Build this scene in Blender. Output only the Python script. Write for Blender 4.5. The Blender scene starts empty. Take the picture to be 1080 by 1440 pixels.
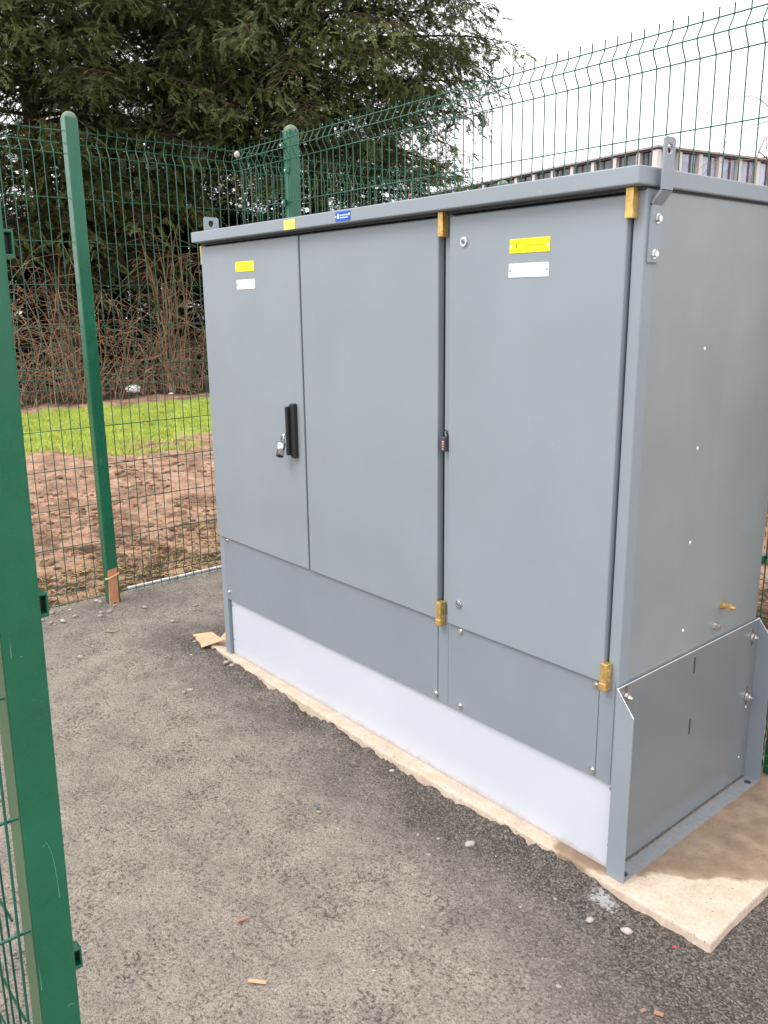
import bpy, bmesh, math, random
import numpy as np
from mathutils import Vector, Matrix
random.seed(7); rng = np.random.default_rng(11)
S = bpy.context.scene; C = S.collection
R = math.radians

# ------------------------------------------------------------------ helpers
def tag(o, label=None, cat=None, group=None, kind=None):
    if label: o['label'] = label
    if cat: o['category'] = cat
    if group: o['group'] = group
    if kind: o['kind'] = kind
    return o
def empty(name, loc=(0, 0, 0), label=None, cat=None, group=None):
    o = bpy.data.objects.new(name, None); C.objects.link(o); o.location = loc
    o.empty_display_size = .1
    return tag(o, label, cat, group)
def link(name, me, mat=None, parent=None, smooth=False):
    if mat is not None: me.materials.append(mat)
    o = bpy.data.objects.new(name, me); C.objects.link(o)
    if parent is not None:
        o.parent = parent
        o.location = -root_loc(parent)
    if smooth:
        me.polygons.foreach_set('use_smooth', [True] * len(me.polygons))
    return o
def root_loc(p):          # all meshes are authored in world coordinates
    v = Vector((0, 0, 0))
    while p is not None:
        v = v + p.location; p = p.parent
    return v
def obj(name, bm, mat, parent=None, smooth=False):
    me = bpy.data.meshes.new(name); bm.normal_update(); bm.to_mesh(me); bm.free()
    return link(name, me, mat, parent, smooth)
def bx(bm, x0, x1, y0, y1, z0, z1, bev=0.0, seg=2, mat=None):
    t = bmesh.new()
    bmesh.ops.create_cube(t, size=1)
    for v in t.verts:
        v.co = Vector(((x0 + x1) / 2 + v.co.x * (x1 - x0), (y0 + y1) / 2 + v.co.y * (y1 - y0), (z0 + z1) / 2 + v.co.z * (z1 - z0)))
    if bev > 0: bmesh.ops.bevel(t, geom=list(t.edges), offset=bev, segments=seg, affect='EDGES', profile=.5)
    if mat is not None: bmesh.ops.transform(t, matrix=mat, verts=t.verts)
    me = bpy.data.meshes.new('tmp'); t.to_mesh(me); t.free(); bm.from_mesh(me); bpy.data.meshes.remove(me)
    return bm
def cyl(bm, p0, p1, r0, r1=None, n=12, cap=True, bev=0):
    r1 = r0 if r1 is None else r1
    p0 = Vector(p0); p1 = Vector(p1); d = (p1 - p0); L = d.length
    t = bmesh.new(); bmesh.ops.create_cone(t, cap_ends=cap, segments=n, radius1=r0, radius2=r1, depth=L)
    if bev: bmesh.ops.bevel(t, geom=[e for e in t.edges if len(e.link_faces) == 2 and abs(e.verts[0].co.z - e.verts[1].co.z) < 1e-6], offset=bev, segments=2, affect='EDGES')
    q = d.to_track_quat('Z', 'Y').to_matrix().to_4x4()
    bmesh.ops.transform(t, matrix=Matrix.Translation((p0 + p1) / 2) @ q, verts=t.verts)
    me = bpy.data.meshes.new('tmp'); t.to_mesh(me); t.free(); bm.from_mesh(me); bpy.data.meshes.remove(me)
    return bm
def prism(bm, pts, vec):
    """extrude a planar polygon (list of 3d points) by vec"""
    vec = Vector(vec); a = [bm.verts.new(p) for p in pts]; b = [bm.verts.new(Vector(p) + vec) for p in pts]
    n = len(pts); bm.faces.new(a[::-1]); bm.faces.new(b)
    for i in range(n): bm.faces.new((a[i], a[(i + 1) % n], b[(i + 1) % n], b[i]))
    bmesh.ops.recalc_face_normals(bm, faces=bm.faces)
    return bm
class Tubes:
    """many thin tubes collected into one numpy mesh"""
    def __init__(s, n=4): s.V = []; s.F = []; s.c = 0; s.n = n
    def add(s, P, r):
        P = np.asarray(P, float); m = len(P); n = s.n
        r = np.full(m, r) if np.isscalar(r) else np.asarray(r, float)
        T = np.gradient(P, axis=0); T /= np.linalg.norm(T, axis=1)[:, None] + 1e-12
        ref = np.array([0, 0, 1.]) if abs(T[:, 2]).mean() < .8 else np.array([1., 0, 0])
        A = np.cross(T, ref); A /= np.linalg.norm(A, axis=1)[:, None] + 1e-12; B = np.cross(T, A)
        th = np.arange(n) * 2 * math.pi / n + math.pi / 4
        ring = P[:, None, :] + r[:, None, None] * (np.cos(th)[None, :, None] * A[:, None, :] + np.sin(th)[None, :, None] * B[:, None, :])
        s.V.append(ring.reshape(-1, 3)); i = np.arange(m - 1)[:, None] * n; j = np.arange(n)[None, :]
        f = np.stack([i + j, i + (j + 1) % n, i + n + (j + 1) % n, i + n + j], -1).reshape(-1, 4) + s.c
        s.F.append(f)
        s.F.append((np.array([list(range(n)), list(range((m - 1) * n, m * n))[::-1]]) + s.c) if n == 4 else np.zeros((0, 4), int))
        s.c += m * n
    def build(s, name, mat, parent=None, smooth=True):
        return npmesh(name, np.concatenate(s.V), np.concatenate(s.F), mat, parent, smooth)
def npmesh(name, V, F, mat, parent=None, smooth=False, attr=None):
    F = np.asarray(F); k = F.shape[1]
    me = bpy.data.meshes.new(name); me.vertices.add(len(V)); me.vertices.foreach_set('co', np.asarray(V, np.float32).ravel())
    me.loops.add(F.size); me.loops.foreach_set('vertex_index', F.astype(np.int32).ravel())
    me.polygons.add(len(F)); me.polygons.foreach_set('loop_start', np.arange(0, F.size, k, dtype=np.int32))
    if attr is not None:
        for nm, d in attr.items():
            a = me.attributes.new(nm, 'FLOAT', 'FACE'); a.data.foreach_set('value', np.asarray(d, np.float32))
    me.update(calc_edges=True); me.validate()
    if smooth: me.polygons.foreach_set('use_smooth', np.ones(len(F), bool))
    return link(name, me, mat, parent)
def vnoise(x, y, seed=0):
    xi = np.floor(x).astype(np.int64); yi = np.floor(y).astype(np.int64); xf = x - xi; yf = y - yi
    def h(a, b):
        n = (a * 374761393 + b * 668265263 + seed * 974634777) & 0xFFFFFFFF
        n = ((n ^ (n >> 13)) * 1274126177) & 0xFFFFFFFF; n = n ^ (n >> 16)
        return (n & 0xFFFFFF) / float(0xFFFFFF)
    u = xf * xf * (3 - 2 * xf); v = yf * yf * (3 - 2 * yf)
    return (h(xi, yi) * (1 - u) + h(xi + 1, yi) * u) * (1 - v) + (h(xi, yi + 1) * (1 - u) + h(xi + 1, yi + 1) * u) * v
def fbm(x, y, sc, oct=4, seed=0):
    s = 0; a = 1; t = 0
    for k in range(oct):
        s = s + a * vnoise(x * sc, y * sc, seed + k * 17); t += a; a *= .5; sc *= 2.03
    return s / t * 2 - 1
def spacing(segs):
    out = [segs[0][0]]
    for a, b, d in segs:
        n = max(1, int(round((b - a) / d))); out += list(np.linspace(a, b, n + 1)[1:])
    return np.array(out)
def gridmesh(name, xs, ys, fz, mat):
    X, Y = np.meshgrid(xs, ys); Z = fz(X, Y); V = np.stack([X, Y, Z], -1).reshape(-1, 3)
    nx = len(xs); ny = len(ys); i, j = np.meshgrid(np.arange(nx - 1), np.arange(ny - 1)); b = (j * nx + i).ravel()
    F = np.stack([b, b + 1, b + nx + 1, b + nx], -1)
    return npmesh(name, V, F, mat, None, True)

# ------------------------------------------------------------------ materials
def srgb(r, g, b):
    f = lambda c: (c / 255 / 12.92) if c / 255 <= .04045 else ((c / 255 + .055) / 1.055) ** 2.4
    return (f(r), f(g), f(b), 1)
class M:
    def __init__(s, name, base=(.5, .5, .5, 1), rough=.5, metal=0.0, spec=.5):
        s.m = bpy.data.materials.new(name); s.m.use_nodes = True; s.nt = s.m.node_tree; s.N = s.nt.nodes; s.L = s.nt.links
        s.b = s.N['Principled BSDF']; s.b.inputs['Base Color'].default_value = base; s.b.inputs['Roughness'].default_value = rough
        s.b.inputs['Metallic'].default_value = metal; s.b.inputs['Specular IOR Level'].default_value = spec
        s.tc = s.N.new('ShaderNodeTexCoord')
    def lk(s, a, b): s.L.new(a, b)
    def noise(s, scale, detail=4, rough=.55, vec=None, dist=0):
        n = s.N.new('ShaderNodeTexNoise'); n.inputs['Scale'].default_value = scale; n.inputs['Detail'].default_value = detail
        n.inputs['Roughness'].default_value = rough; n.inputs['Distortion'].default_value = dist
        s.lk(vec or s.tc.outputs['Object'], n.inputs['Vector']); return n.outputs['Fac']
    def voro(s, scale, feature='F1', vec=None, out='Distance'):
        n = s.N.new('ShaderNodeTexVoronoi'); n.feature = feature; n.inputs['Scale'].default_value = scale
        s.lk(vec or s.tc.outputs['Object'], n.inputs['Vector']); return n.outputs[out]
    def mapv(s, scale=(1, 1, 1), rot=(0, 0, 0)):
        n = s.N.new('ShaderNodeMapping'); n.inputs['Scale'].default_value = scale; n.inputs['Rotation'].default_value = rot
        s.lk(s.tc.outputs['Object'], n.inputs['Vector']); return n.outputs['Vector']
    def ramp(s, fac, stops):
        n = s.N.new('ShaderNodeValToRGB'); e = n.color_ramp.elements
        while len(e) < len(stops): e.new(.5)
        for k, (p, c) in enumerate(stops):
            e[k].position = p; e[k].color = c if not np.isscalar(c) else (c, c, c, 1)
        s.lk(fac, n.inputs['Fac']); return n.outputs['Color']
    def mix(s, fac, a, b, mode='MIX'):
        n = s.N.new('ShaderNodeMix'); n.data_type = 'RGBA'; n.blend_type = mode
        for sock, v in ((n.inputs[0], fac), (n.inputs[6], a), (n.inputs[7], b)):
            if hasattr(v, 'links'): s.lk(v, sock)
            else: sock.default_value = v
        return n.outputs[2]
    def math(s, op, a, b=0.0, clamp=False):
        n = s.N.new('ShaderNodeMath'); n.operation = op; n.use_clamp = clamp
        for sock, v in ((n.inputs[0], a), (n.inputs[1], b)):
            if hasattr(v, 'links'): s.lk(v, sock)
            else: sock.default_value = v
        return n.outputs[0]
    def sep(s):
        n = s.N.new('ShaderNodeSeparateXYZ'); s.lk(s.tc.outputs['Object'], n.inputs[0]); return n.outputs
    def bump(s, h, strength=.3, dist=.01, prev=None):
        n = s.N.new('ShaderNodeBump'); n.inputs['Strength'].default_value = strength; n.inputs['Distance'].default_value = dist
        s.lk(h, n.inputs['Height'])
        if prev is not None: s.lk(prev, n.inputs['Normal'])
        s.lk(n.outputs['Normal'], s.b.inputs['Normal']); return n.outputs['Normal']
    def col(s, c): s.lk(c, s.b.inputs['Base Color'])
    def rough(s, c): s.lk(c, s.b.inputs['Roughness'])

def grey_paint(name, base, var=.06, rough=.42, smudge=.0):
    m = M(name, base, rough); k = lambda f: tuple(min(1, c * f) for c in base[:3]) + (1,)
    c = m.ramp(m.noise(2.2, 5, .6), [(.3, k(1 - var)), (.7, k(1 + var))])
    streak = m.ramp(m.noise(5, 4, .55, m.mapv((1, 1, .22))), [(.5, 0.0), (.85, 1.0)])
    c = m.mix(m.math('MULTIPLY', streak, max(0, smudge + .03)), c, k(1.45))
    sp = m.ramp(m.voro(38, vec=m.tc.outputs['Object']), [(.035, 1.0), (.06, 0.0)])
    spm = m.math('MULTIPLY', sp, m.ramp(m.noise(3.1, 2), [(.6, 0.0), (.68, .5 + smudge if smudge > 0 else 0.0)]))
    c = m.mix(spm, c, (.75, .75, .74, 1)); m.col(c)
    m.rough(m.ramp(m.noise(3, 3, .5), [(.25, rough - .04), (.8, rough + .08)]))
    if smudge >= 0: m.bump(m.noise(500, 1, .5), .03, .0002)
    return m.m
GREY = grey_paint('grey_paint', (.268, .311, .348, 1), .05, .40, .05)
GREY_SIDE = grey_paint('grey_shaded_side', (.262, .288, .295, 1), .09, .36, .26)  # cabinet grey again, the side's weaker light put into the colour
GREY_DK = grey_paint('grey_lower_paint', (.238, .275, .315, 1), .05, .4, .05)
GALV_P = grey_paint('bracket_plate_paint', (.20, .216, .228, 1), .04, .17, -.03)
def plinth_paint():
    m = M('pale_plinth_paint', rough=.45); x, y, z = m.sep()
    c = m.ramp(m.noise(1.6, 4), [(.3, (.57, .60, .67, 1)), (.7, (.61, .645, .715, 1))])
    e = m.math('ADD', z, m.math('MULTIPLY', m.math('SUBTRACT', m.noise(24, 5, .7), .5), -.05))
    c = m.mix(m.ramp(e, [(.0, .6), (.022, 0.0)]), c, (.36, .30, .24, 1))
    sp = m.ramp(m.voro(55), [(.04, 1.0), (.09, 0.0)]); c = m.mix(m.math('MULTIPLY', sp, m.ramp(z, [(.02, .5), (.12, 0.0)])), c, (.30, .25, .20, 1))
    sm = m.ramp(m.noise(3.3, 6, .7, m.mapv((1, 1, 2))), [(.60, 0.0), (.72, .25)]); c = m.mix(sm, c, (.78, .80, .84, 1)); m.col(c); return m.m
WHITE = plinth_paint()
DARK = M('dark_recess', (.05, .055, .065, 1), .6).m
def metal(name, base, rough=.35, metal_=1.0, var=.25):
    m = M(name, base, rough, metal_); k = lambda f: tuple(min(1, c * f) for c in base[:3]) + (1,)
    m.col(m.ramp(m.noise(60, 4), [(.3, k(1 - var)), (.7, k(1 + var))])); m.bump(m.noise(300, 3), .05, .0003); return m.m
ZINC = metal('zinc_plated_steel', (.78, .77, .74, 1), .3)
GALV = metal('galvanised_steel', (.33, .345, .36, 1), .55, .3, .08)
BRASS = metal('brass', (.72, .49, .17, 1), .36, .7, .25)
CHROME = metal('polished_steel', (.72, .73, .76, 1), .18)
EDGE = metal('bare_cut_edge', (.85, .87, .9, 1), .35, .3, .1)
BLACKP = M('black_plastic', (.018, .018, .02, 1), .38).m
NAVY = M('navy_lock_body', (.07, .065, .11, 1), .4, .2).m
YEL = M('yellow_plate', (.95, .90, .0, 1), .4).m
YEL2 = M('pale_yellow_sticker', (.88, .85, .16, 1), .5).m
WHT = M('white_label', (.92, .92, .92, 1), .4).m
BLUE = M('blue_label', (.0, .08, .62, 1), .4).m
ORNG = M('faded_orange_ink', (.75, .52, .02, 1), .5).m
INK = M('dark_ink', (.20, .17, .02, 1), .5).m
LBLUE = M('pale_blue_ink', (.55, .72, .95, 1), .5).m

def green_paint(name, base, rough=.3, scratches=True):
    m = M(name, base, rough); k = lambda f: tuple(min(1, c * f) for c in base[:3]) + (1,)
    c = m.ramp(m.noise(5, 5, .6), [(.3, k(.86)), (.7, k(1.16))])
    if scratches:
        s1 = m.ramp(m.noise(70, 3, .6, m.mapv((1, 1, .05))), [(.70, 0.0), (.76, 1.0)])
        s2 = m.math('MULTIPLY', s1, m.ramp(m.noise(7, 3), [(.5, 0.0), (.66, .5)]))
        sp = m.ramp(m.voro(70), [(.05, 1.0), (.09, 0.0)])
        s3 = m.math('MULTIPLY', sp, m.ramp(m.noise(6, 2), [(.58, 0.0), (.66, .75)]))
        c = m.mix(m.math('MAXIMUM', s2, s3), c, (.38, .62, .50, 1))
        m.rough(m.ramp(m.noise(12, 6, .7), [(.3, rough - .08), (.75, rough + .22)]))
    m.col(c); m.bump(m.noise(160, 3), .05, .001)
    return m.m
GREEN = green_paint('green_post_paint', (.008, .122, .062, 1), .24)
GREENW = green_paint('green_wire_coating', (.010, .105, .060, 1), .35, False)
OLIVE = green_paint('ground_lit_green', (.075, .135, .07, 1), .5)  # post green turned olive, ground reflection put into the colour
CAPM = simple_cap = M('weathered_cap', (.15, .20, .14, 1), .6).m

# tarmac: dusty grey-beige worn area, coarser dark fresh area beside the slab
def tarmac_mat():
    m = M('tarmac', rough=.95, spec=.2); x, y, z = m.sep()
    # distance from the slab rectangle (real position on the ground)
    dx = m.math('MAXIMUM', m.math('SUBTRACT', -.3, x), m.math('SUBTRACT', x, 2.36))
    dx = m.math('MAXIMUM', dx, 0.0)
    dy = m.math('MAXIMUM', m.math('SUBTRACT', -.03, y), 0.0)
    xw = m.math('MULTIPLY', m.math('SUBTRACT', x, .8), .12); xw = m.math('MAXIMUM', xw, 0.0)
    d = m.math('SQRT', m.math('ADD', m.math('MULTIPLY', dx, dx), m.math('MULTIPLY', dy, dy)))
    d = m.math('SUBTRACT', d, xw)
    d = m.math('ADD', d, m.math('MULTIPLY', m.math('SUBTRACT', m.noise(3.2, 5, .65), .5), .55))
    fresh = m.ramp(d, [(.0, .95), (.12, .55), (.32, 0.0)])
    far = m.ramp(m.math('MULTIPLY', x, -1.0), [(.35, 0.0), (.95, .45)])
    fresh = m.math('MAXIMUM', fresh, m.math('MULTIPLY', far, m.ramp(m.noise(2.5, 4), [(.35, .2), (.6, 1.0)])))
    n1 = m.noise(140, 5, .7); n2 = m.noise(85, 5, .75); v1 = m.voro(230); 
    dusty = m.ramp(n1, [(.28, (.21, .182, .152, 1)), (.42, (.405, .355, .30, 1)), (.62, (.59, .52, .44, 1))])
    blot = m.ramp(m.noise(7, 6, .7), [(.35, (.80, .80, .80, 1)), (.62, (1.07, 1.06, 1.04, 1))])
    dusty = m.mix(1.0, dusty, blot, 'MULTIPLY')
    pits = m.ramp(m.math('ADD', n2, m.math('MULTIPLY', m.math('SUBTRACT', m.noise(6, 4, .6), .5), -.35)), [(.36, 1.0), (.47, 0.0)]); dusty = m.mix(m.math('MULTIPLY', pits, .75), dusty, (.07, .062, .055, 1))
    cellc = m.N.new('ShaderNodeSeparateColor'); m.lk(m.voro(210, out='Color'), cellc.inputs[0]); cell = cellc.outputs[0]
    gmix = m.math('ADD', m.math('MULTIPLY', cell, .42), m.math('MULTIPLY', n1, .62))
    dark = m.ramp(gmix, [(.28, (.05, .044, .039, 1)), (.5, (.135, .12, .105, 1)), (.66, (.25, .225, .197, 1)), (.82, (.42, .385, .34, 1))])
    c = m.mix(fresh, dusty, dark)
    st = m.ramp(m.voro(75, out='Distance'), [(.16, 1.0), (.22, 0.0)])
    sc = m.voro(75, out='Color'); scf = m.ramp(sc, [(.72, 0.0), (.78, .7)])
    c = m.mix(m.math('MULTIPLY', st, scf), c, (.40, .36, .31, 1))
    spx = m.math('SUBTRACT', x, 2.08); spy = m.math('ADD', y, .065); sd = m.math('SQRT', m.math('ADD', m.math('MULTIPLY', spx, spx), m.math('MULTIPLY', m.math('MULTIPLY', spy, spy), 2.5)))
    sd = m.math('ADD', sd, m.math('MULTIPLY', m.math('SUBTRACT', m.noise(60, 4, .7), .5), .20)); c = m.mix(m.ramp(sd, [(.02, .75), (.045, 0.0)]), c, (.74, .72, .72, 1))
    m.col(c)
    crumb = m.noise(105, 4, .62, dist=1.2); crumb2 = m.noise(48, 3, .6, dist=.8)
    cr = m.ramp(crumb, [(.53, 0.0), (.64, 1.0)]); c2 = m.mix(m.math('MULTIPLY', cr, m.ramp(m.noise(9, 4, .65), [(.40, .08), (.64, .62)])), c, (.12, .105, .09, 1)); m.col(c2)
    h = m.math('ADD', m.math('MULTIPLY', n1, .45), m.math('MULTIPLY', crumb, -.5)); h = m.math('ADD', m.math('MULTIPLY', crumb2, -.35), h); h = m.math('ADD', h, m.math('MULTIPLY', n1, .1)); h = m.math('ADD', m.math('MULTIPLY', h, 1.0), m.math('ADD', m.math('MULTIPLY', n2, .5), m.math('MULTIPLY', v1, -.35)))
    m.bump(h, 1.0, .016)
    return m.m
TARMAC = tarmac_mat()
def concrete_mat():
    m = M('slab_concrete', rough=.85, spec=.25); x, y, z = m.sep()
    n = m.noise(14, 6, .65); base = m.ramp(n, [(.3, (.53, .425, .325, 1)), (.65, (.70, .58, .46, 1))])
    base = m.mix(m.ramp(m.noise(90, 3), [(.35, .35), (.55, 0.0)]), base, (.40, .31, .23, 1))
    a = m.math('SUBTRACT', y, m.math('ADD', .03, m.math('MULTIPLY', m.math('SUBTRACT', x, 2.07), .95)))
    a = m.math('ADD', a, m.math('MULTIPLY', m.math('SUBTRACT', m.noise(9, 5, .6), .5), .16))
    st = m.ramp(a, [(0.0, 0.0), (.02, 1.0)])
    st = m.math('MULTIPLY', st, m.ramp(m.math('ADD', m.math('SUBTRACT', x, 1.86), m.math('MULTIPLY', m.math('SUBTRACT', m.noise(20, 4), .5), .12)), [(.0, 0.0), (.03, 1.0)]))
    brown_tone = m.ramp(m.noise(11, 5), [(.3, (.17, .11, .07, 1)), (.5, (.25, .17, .11, 1)), (.7, (.36, .265, .18, 1))])  # darker brown tones for the area beside the cabinet
    c = m.mix(m.math('MULTIPLY', st, .9), base, brown_tone)
    pit = m.ramp(m.voro(60), [(.10, 1.0), (.17, 0.0)]); pm = m.math('MULTIPLY', pit, m.ramp(m.noise(9, 2), [(.46, 0.0), (.56, .8)]))
    c = m.mix(pm, c, (.16, .12, .09, 1)); gr = m.ramp(m.noise(5, 6, .7), [(.52, 0.0), (.7, .45)]); c = m.mix(gr, c, (.33, .27, .21, 1)); m.col(c)
    m.bump(m.math('ADD', m.noise(60, 6, .7), m.math('MULTIPLY', pm, -.7)), .4, .006); return m.m
CONC = concrete_mat()
def soil_mat():
    m = M('soil_and_turf', rough=.95, spec=.15); x, y, z = m.sep()
    n1 = m.noise(3.0, 7, .72); n2 = m.noise(22, 6, .75)
    soil = m.ramp(n2, [(.33, (.22, .125, .08, 1)), (.47, (.50, .31, .21, 1)), (.66, (.72, .49, .35, 1))])
    clod = m.ramp(m.math('ADD', m.math('MULTIPLY', n1, .62), m.math('MULTIPLY', n2, .38)), [(.475, 0.0), (.53, 1.0)])
    nearf = m.ramp(m.math('MULTIPLY', m.math('ADD', x, 3.2), .5), [(.0, .55), (.6, 1.0)])
    clod = m.math('MAXIMUM', clod, m.math('MULTIPLY', m.ramp(m.math('ADD', x, 2.0), [(.1, 0.0), (.6, 1.0)]), m.ramp(m.noise(5, 6, .75), [(.46, 0.0), (.54, 1.0)])))
    soil = m.mix(m.math('MULTIPLY', clod, nearf), soil, m.ramp(n2, [(.4, (.035, .02, .013, 1)), (.66, (.19, .12, .07, 1))]))
    w = m.math('MULTIPLY', m.math('SUBTRACT', m.noise(.9, 6, .6), .5), 2.6)
    g1 = m.ramp(m.math('ADD', m.math('MULTIPLY', m.math('ADD', x, 5.9), -.8), w), [(.0, 0.0), (.35, 1.0)])
    g2 = m.ramp(m.math('ADD', m.math('MULTIPLY', m.math('ADD', x, 10.2), 1.2), w), [(.0, 0.0), (.3, 1.0)])
    patch = m.ramp(m.noise(2.1, 5, .65), [(.36, .1), (.45, 1.0)])
    gm = m.math('MULTIPLY', m.math('MULTIPLY', g1, g2), patch)
    grass = m.ramp(m.noise(30, 5, .7), [(.3, (.25, .31, .04, 1)), (.7, (.50, .57, .11, 1))])
    c = m.mix(gm, soil, grass)
    far = m.ramp(m.math('ADD', m.math('MULTIPLY', x, -1.0), m.math('ADD', w, -10.5)), [(.0, 0.0), (.5, 1.0)])
    litter = m.ramp(n2, [(.35, (.035, .022, .015, 1)), (.6, (.13, .08, .05, 1)), (.75, (.24, .16, .10, 1))])
    c = m.mix(far, c, litter)
    m.col(c); m.bump(m.math('ADD', n2, m.noise(90, 4, .7)), .8, .03); return m.m
SOIL = soil_mat()
def simple(name, a, b, scale=20, rough=.8, bump=.3):
    m = M(name, a, rough, spec=.25); m.col(m.ramp(m.noise(scale, 5, .65), [(.3, a), (.7, b)])); m.bump(m.noise(scale * 3, 4), bump, .005); return m.m
GRASS = simple('grass_blades', (.27, .34, .05, 1), (.58, .68, .15, 1), 3)
BARK = simple('bark', (.035, .022, .017, 1), (.10, .065, .05, 1), 14, .9, .8)
TWIG = simple('dry_bramble_stems', (.15, .085, .052, 1), (.46, .31, .20, 1), 2.5, .8)
CLOD = simple('dark_clods', (.07, .04, .026, 1), (.30, .18, .11, 1), 9, .95)
STONE = simple('stones', (.25, .22, .19, 1), (.50, .46, .40, 1), 9, .85)
GRIT = simple('grit', (.055, .048, .043, 1), (.36, .325, .285, 1), 140, .9)
PALE = simple('pale_rubble', (.42, .38, .33, 1), (.66, .63, .58, 1), 20, .85)
TERRA = simple('terracotta_stained_wood', (.50, .215, .12, 1), (.66, .31, .18, 1), 18, .8)
TAN = simple('tan_rope', (.50, .36, .15, 1), (.66, .50, .25, 1), 60, .8)
CARD = simple('card', (.58, .34, .20, 1), (.72, .48, .31, 1), 14, .85)
def leaf_mat(name, stops):
    m = M(name, rough=.6, spec=.3); at = m.N.new('ShaderNodeAttribute'); at.attribute_name = 'tone'
    n = m.noise(1.1, 3); f = m.math('ADD', m.math('MULTIPLY', at.outputs['Fac'], .7), m.math('MULTIPLY', n, .3))
    m.col(m.ramp(f, stops)); m.b.inputs['Subsurface Weight'].default_value = 0
    t = m.N.new('ShaderNodeBsdfTranslucent'); mx = m.N.new('ShaderNodeMixShader'); mx.inputs[0].default_value = .18
    cr = m.b.inputs['Base Color'].links[0].from_socket; m.lk(cr, t.inputs['Color'])
    m.lk(m.b.outputs[0], mx.inputs[1]); m.lk(t.outputs[0], mx.inputs[2]); m.lk(mx.outputs[0], m.N['Material Output'].inputs['Surface'])
    return m.m
LEAF = leaf_mat('yew_foliage', [(.15, (.030, .042, .018, 1)), (.4, (.075, .098, .038, 1)), (.65, (.15, .175, .065, 1)), (.9, (.27, .29, .11, 1))])
HEDGE = leaf_mat('hedge_foliage', [(.15, (.007, .009, .005, 1)), (.8, (.024, .026, .013, 1))])  # near-black leaf tones hold the shade under the trees

# ------------------------------------------------------------------ ground
XF, YF, Z0 = -1.0316, .8183, .0358
def tz(X, Y):
    base = np.interp(X, [-1.1, -.6, 0, 3], [0.006, -.012, -.033, -.036])
    n = fbm(X, Y, 3, 3, 3) * .006 + fbm(X, Y, 34, 3, 9) * .0065 - np.maximum(0, fbm(X, Y, 16, 3, 19) - .18) * .018
    d = np.hypot(np.maximum(0, np.maximum(-.1 - X, X - 2.37)), np.maximum(0, -.03 - Y))
    edge = np.exp(-d / .035) * np.clip(fbm(X, Y, 6, 3, 5) * .020 + fbm(X, Y, 50, 3, 6) * .018 + .012, -.006, .026) * np.clip((2.1 - X) / .15, 0, 1)
    return base + n + edge + .009 * np.exp(-d / .12) * np.clip((X - 1.9) / .15, 0, 1)
xs = spacing([(-1.10, -.2, .018), (-.2, 2.6, .0105), (2.6, 3.4, .05), (3.4, 9, .4)])
ys = spacing([(-7, -2.4, .3), (-2.4, -1.5, .04), (-1.5, .12, .0105), (.12, 1.0, .02)])
o = gridmesh('tarmac', xs, ys, tz, TARMAC); tag(o, kind='structure')
def gz(X, Y):
    n = fbm(X, Y, .55, 4, 21) * .05 + fbm(X, Y, 3.5, 4, 22) * .03 + fbm(X, Y, 10, 4, 23) * .032
    near = np.clip((-1.12 - X) / .5, 0, 1)
    h = -.03 + n * near + .03 * near - .06 * (1 - near) * (X > -1.10)
    inside = (X > -1.13) & (X < 9) & (Y < .98) & (Y > -7)
    return np.where(inside, -.12, h)
xs = spacing([(-120, -24, 8), (-24, -13, .5), (-13, -6, .09), (-6, -1.14, .045), (-1.14, 4, .2), (4, 12, 1), (12, 80, 8)])
ys = spacing([(-60, -8, 5), (-8, -1, .5), (-1, 4, .06), (4, 9, .12), (9, 20, .6), (20, 140, 8)])
tag(gridmesh('ground', xs, ys, gz, SOIL), kind='structure')

# concrete slab, roughly cast edge
def slab():
    top = [(-.13, .0), (.03, -.006), (.2, -.014), (.41, -.022), (.66, -.02), (.82, -.025), (.95, -.029), (1.1, -.033), (1.24, -.036), (1.38, -.031),
           (1.5, -.028), (1.68, -.025), (1.8, -.022), (1.93, -.012), (2.06, -.024), (2.366, -.022), (2.360, .1), (2.357, .3), (2.37, .6), (2.36, .95), (-.14, .95), (-.15, .5)]
    pts = []
    for i, (a, b) in enumerate(top):
        c, d = top[(i + 1) % len(top)]; L = math.hypot(c - a, d - b); n = max(1, int(L / .03))
        for k in range(n):
            t = k / n; x = a + (c - a) * t; y = b + (d - b) * t
            j = (.0035 if x < 1.95 else .0004) if k else .0004
            pts.append((x + random.uniform(-j, j) * .6, y + random.uniform(-j, j)))
    cx, cy = 1.1, .45; bm = bmesh.new(); rings = []
    for off, z in ((.007, 0.0), (.002, -.002), (0, -.006), (-.002, -.06), (-.002, -.12)):
        ring = []
        for (x, y) in pts:
            nx = 1 if x > 2.3 else (-1 if x < -.1 else 0); ny = -1 if y < .05 and True else (1 if y > .9 else 0)
            ring.append(bm.verts.new((x - nx * off, y - ny * off + 0, z + (random.uniform(-.0012, .0012) if z > -.02 and z < 0 else 0))))
        rings.append(ring)
    bm.faces.new(rings[0]); n = len(pts)
    for a, b in zip(rings, rings[1:]):
        for i in range(n): bm.faces.new((a[i], b[i], b[(i + 1) % n], a[(i + 1) % n]))
    bmesh.ops.recalc_face_normals(bm, faces=bm.faces)
    return tag(obj('concrete_slab', bm, CONC), 'cream concrete plinth slab under the grey cabinet, darker brown beside it', 'slab')
slab()

# pale edging strip along the foot of the left fence
bm = bmesh.new()
y = .02
while y < 2.2:
    L = random.uniform(.5, .9); bx(bm, -1.100, -1.078 + random.uniform(-.003, .003), y, y + L - .006, -.05, .034 + random.uniform(-.003, .003), .003); y += L
tag(obj('edging_strip', bm, simple('dirty_edging', (.40, .36, .32, 1), (.80, .78, .74, 1), 14)), 'pale edging strip along the foot of the left fence', 'kerb edging')

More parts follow.
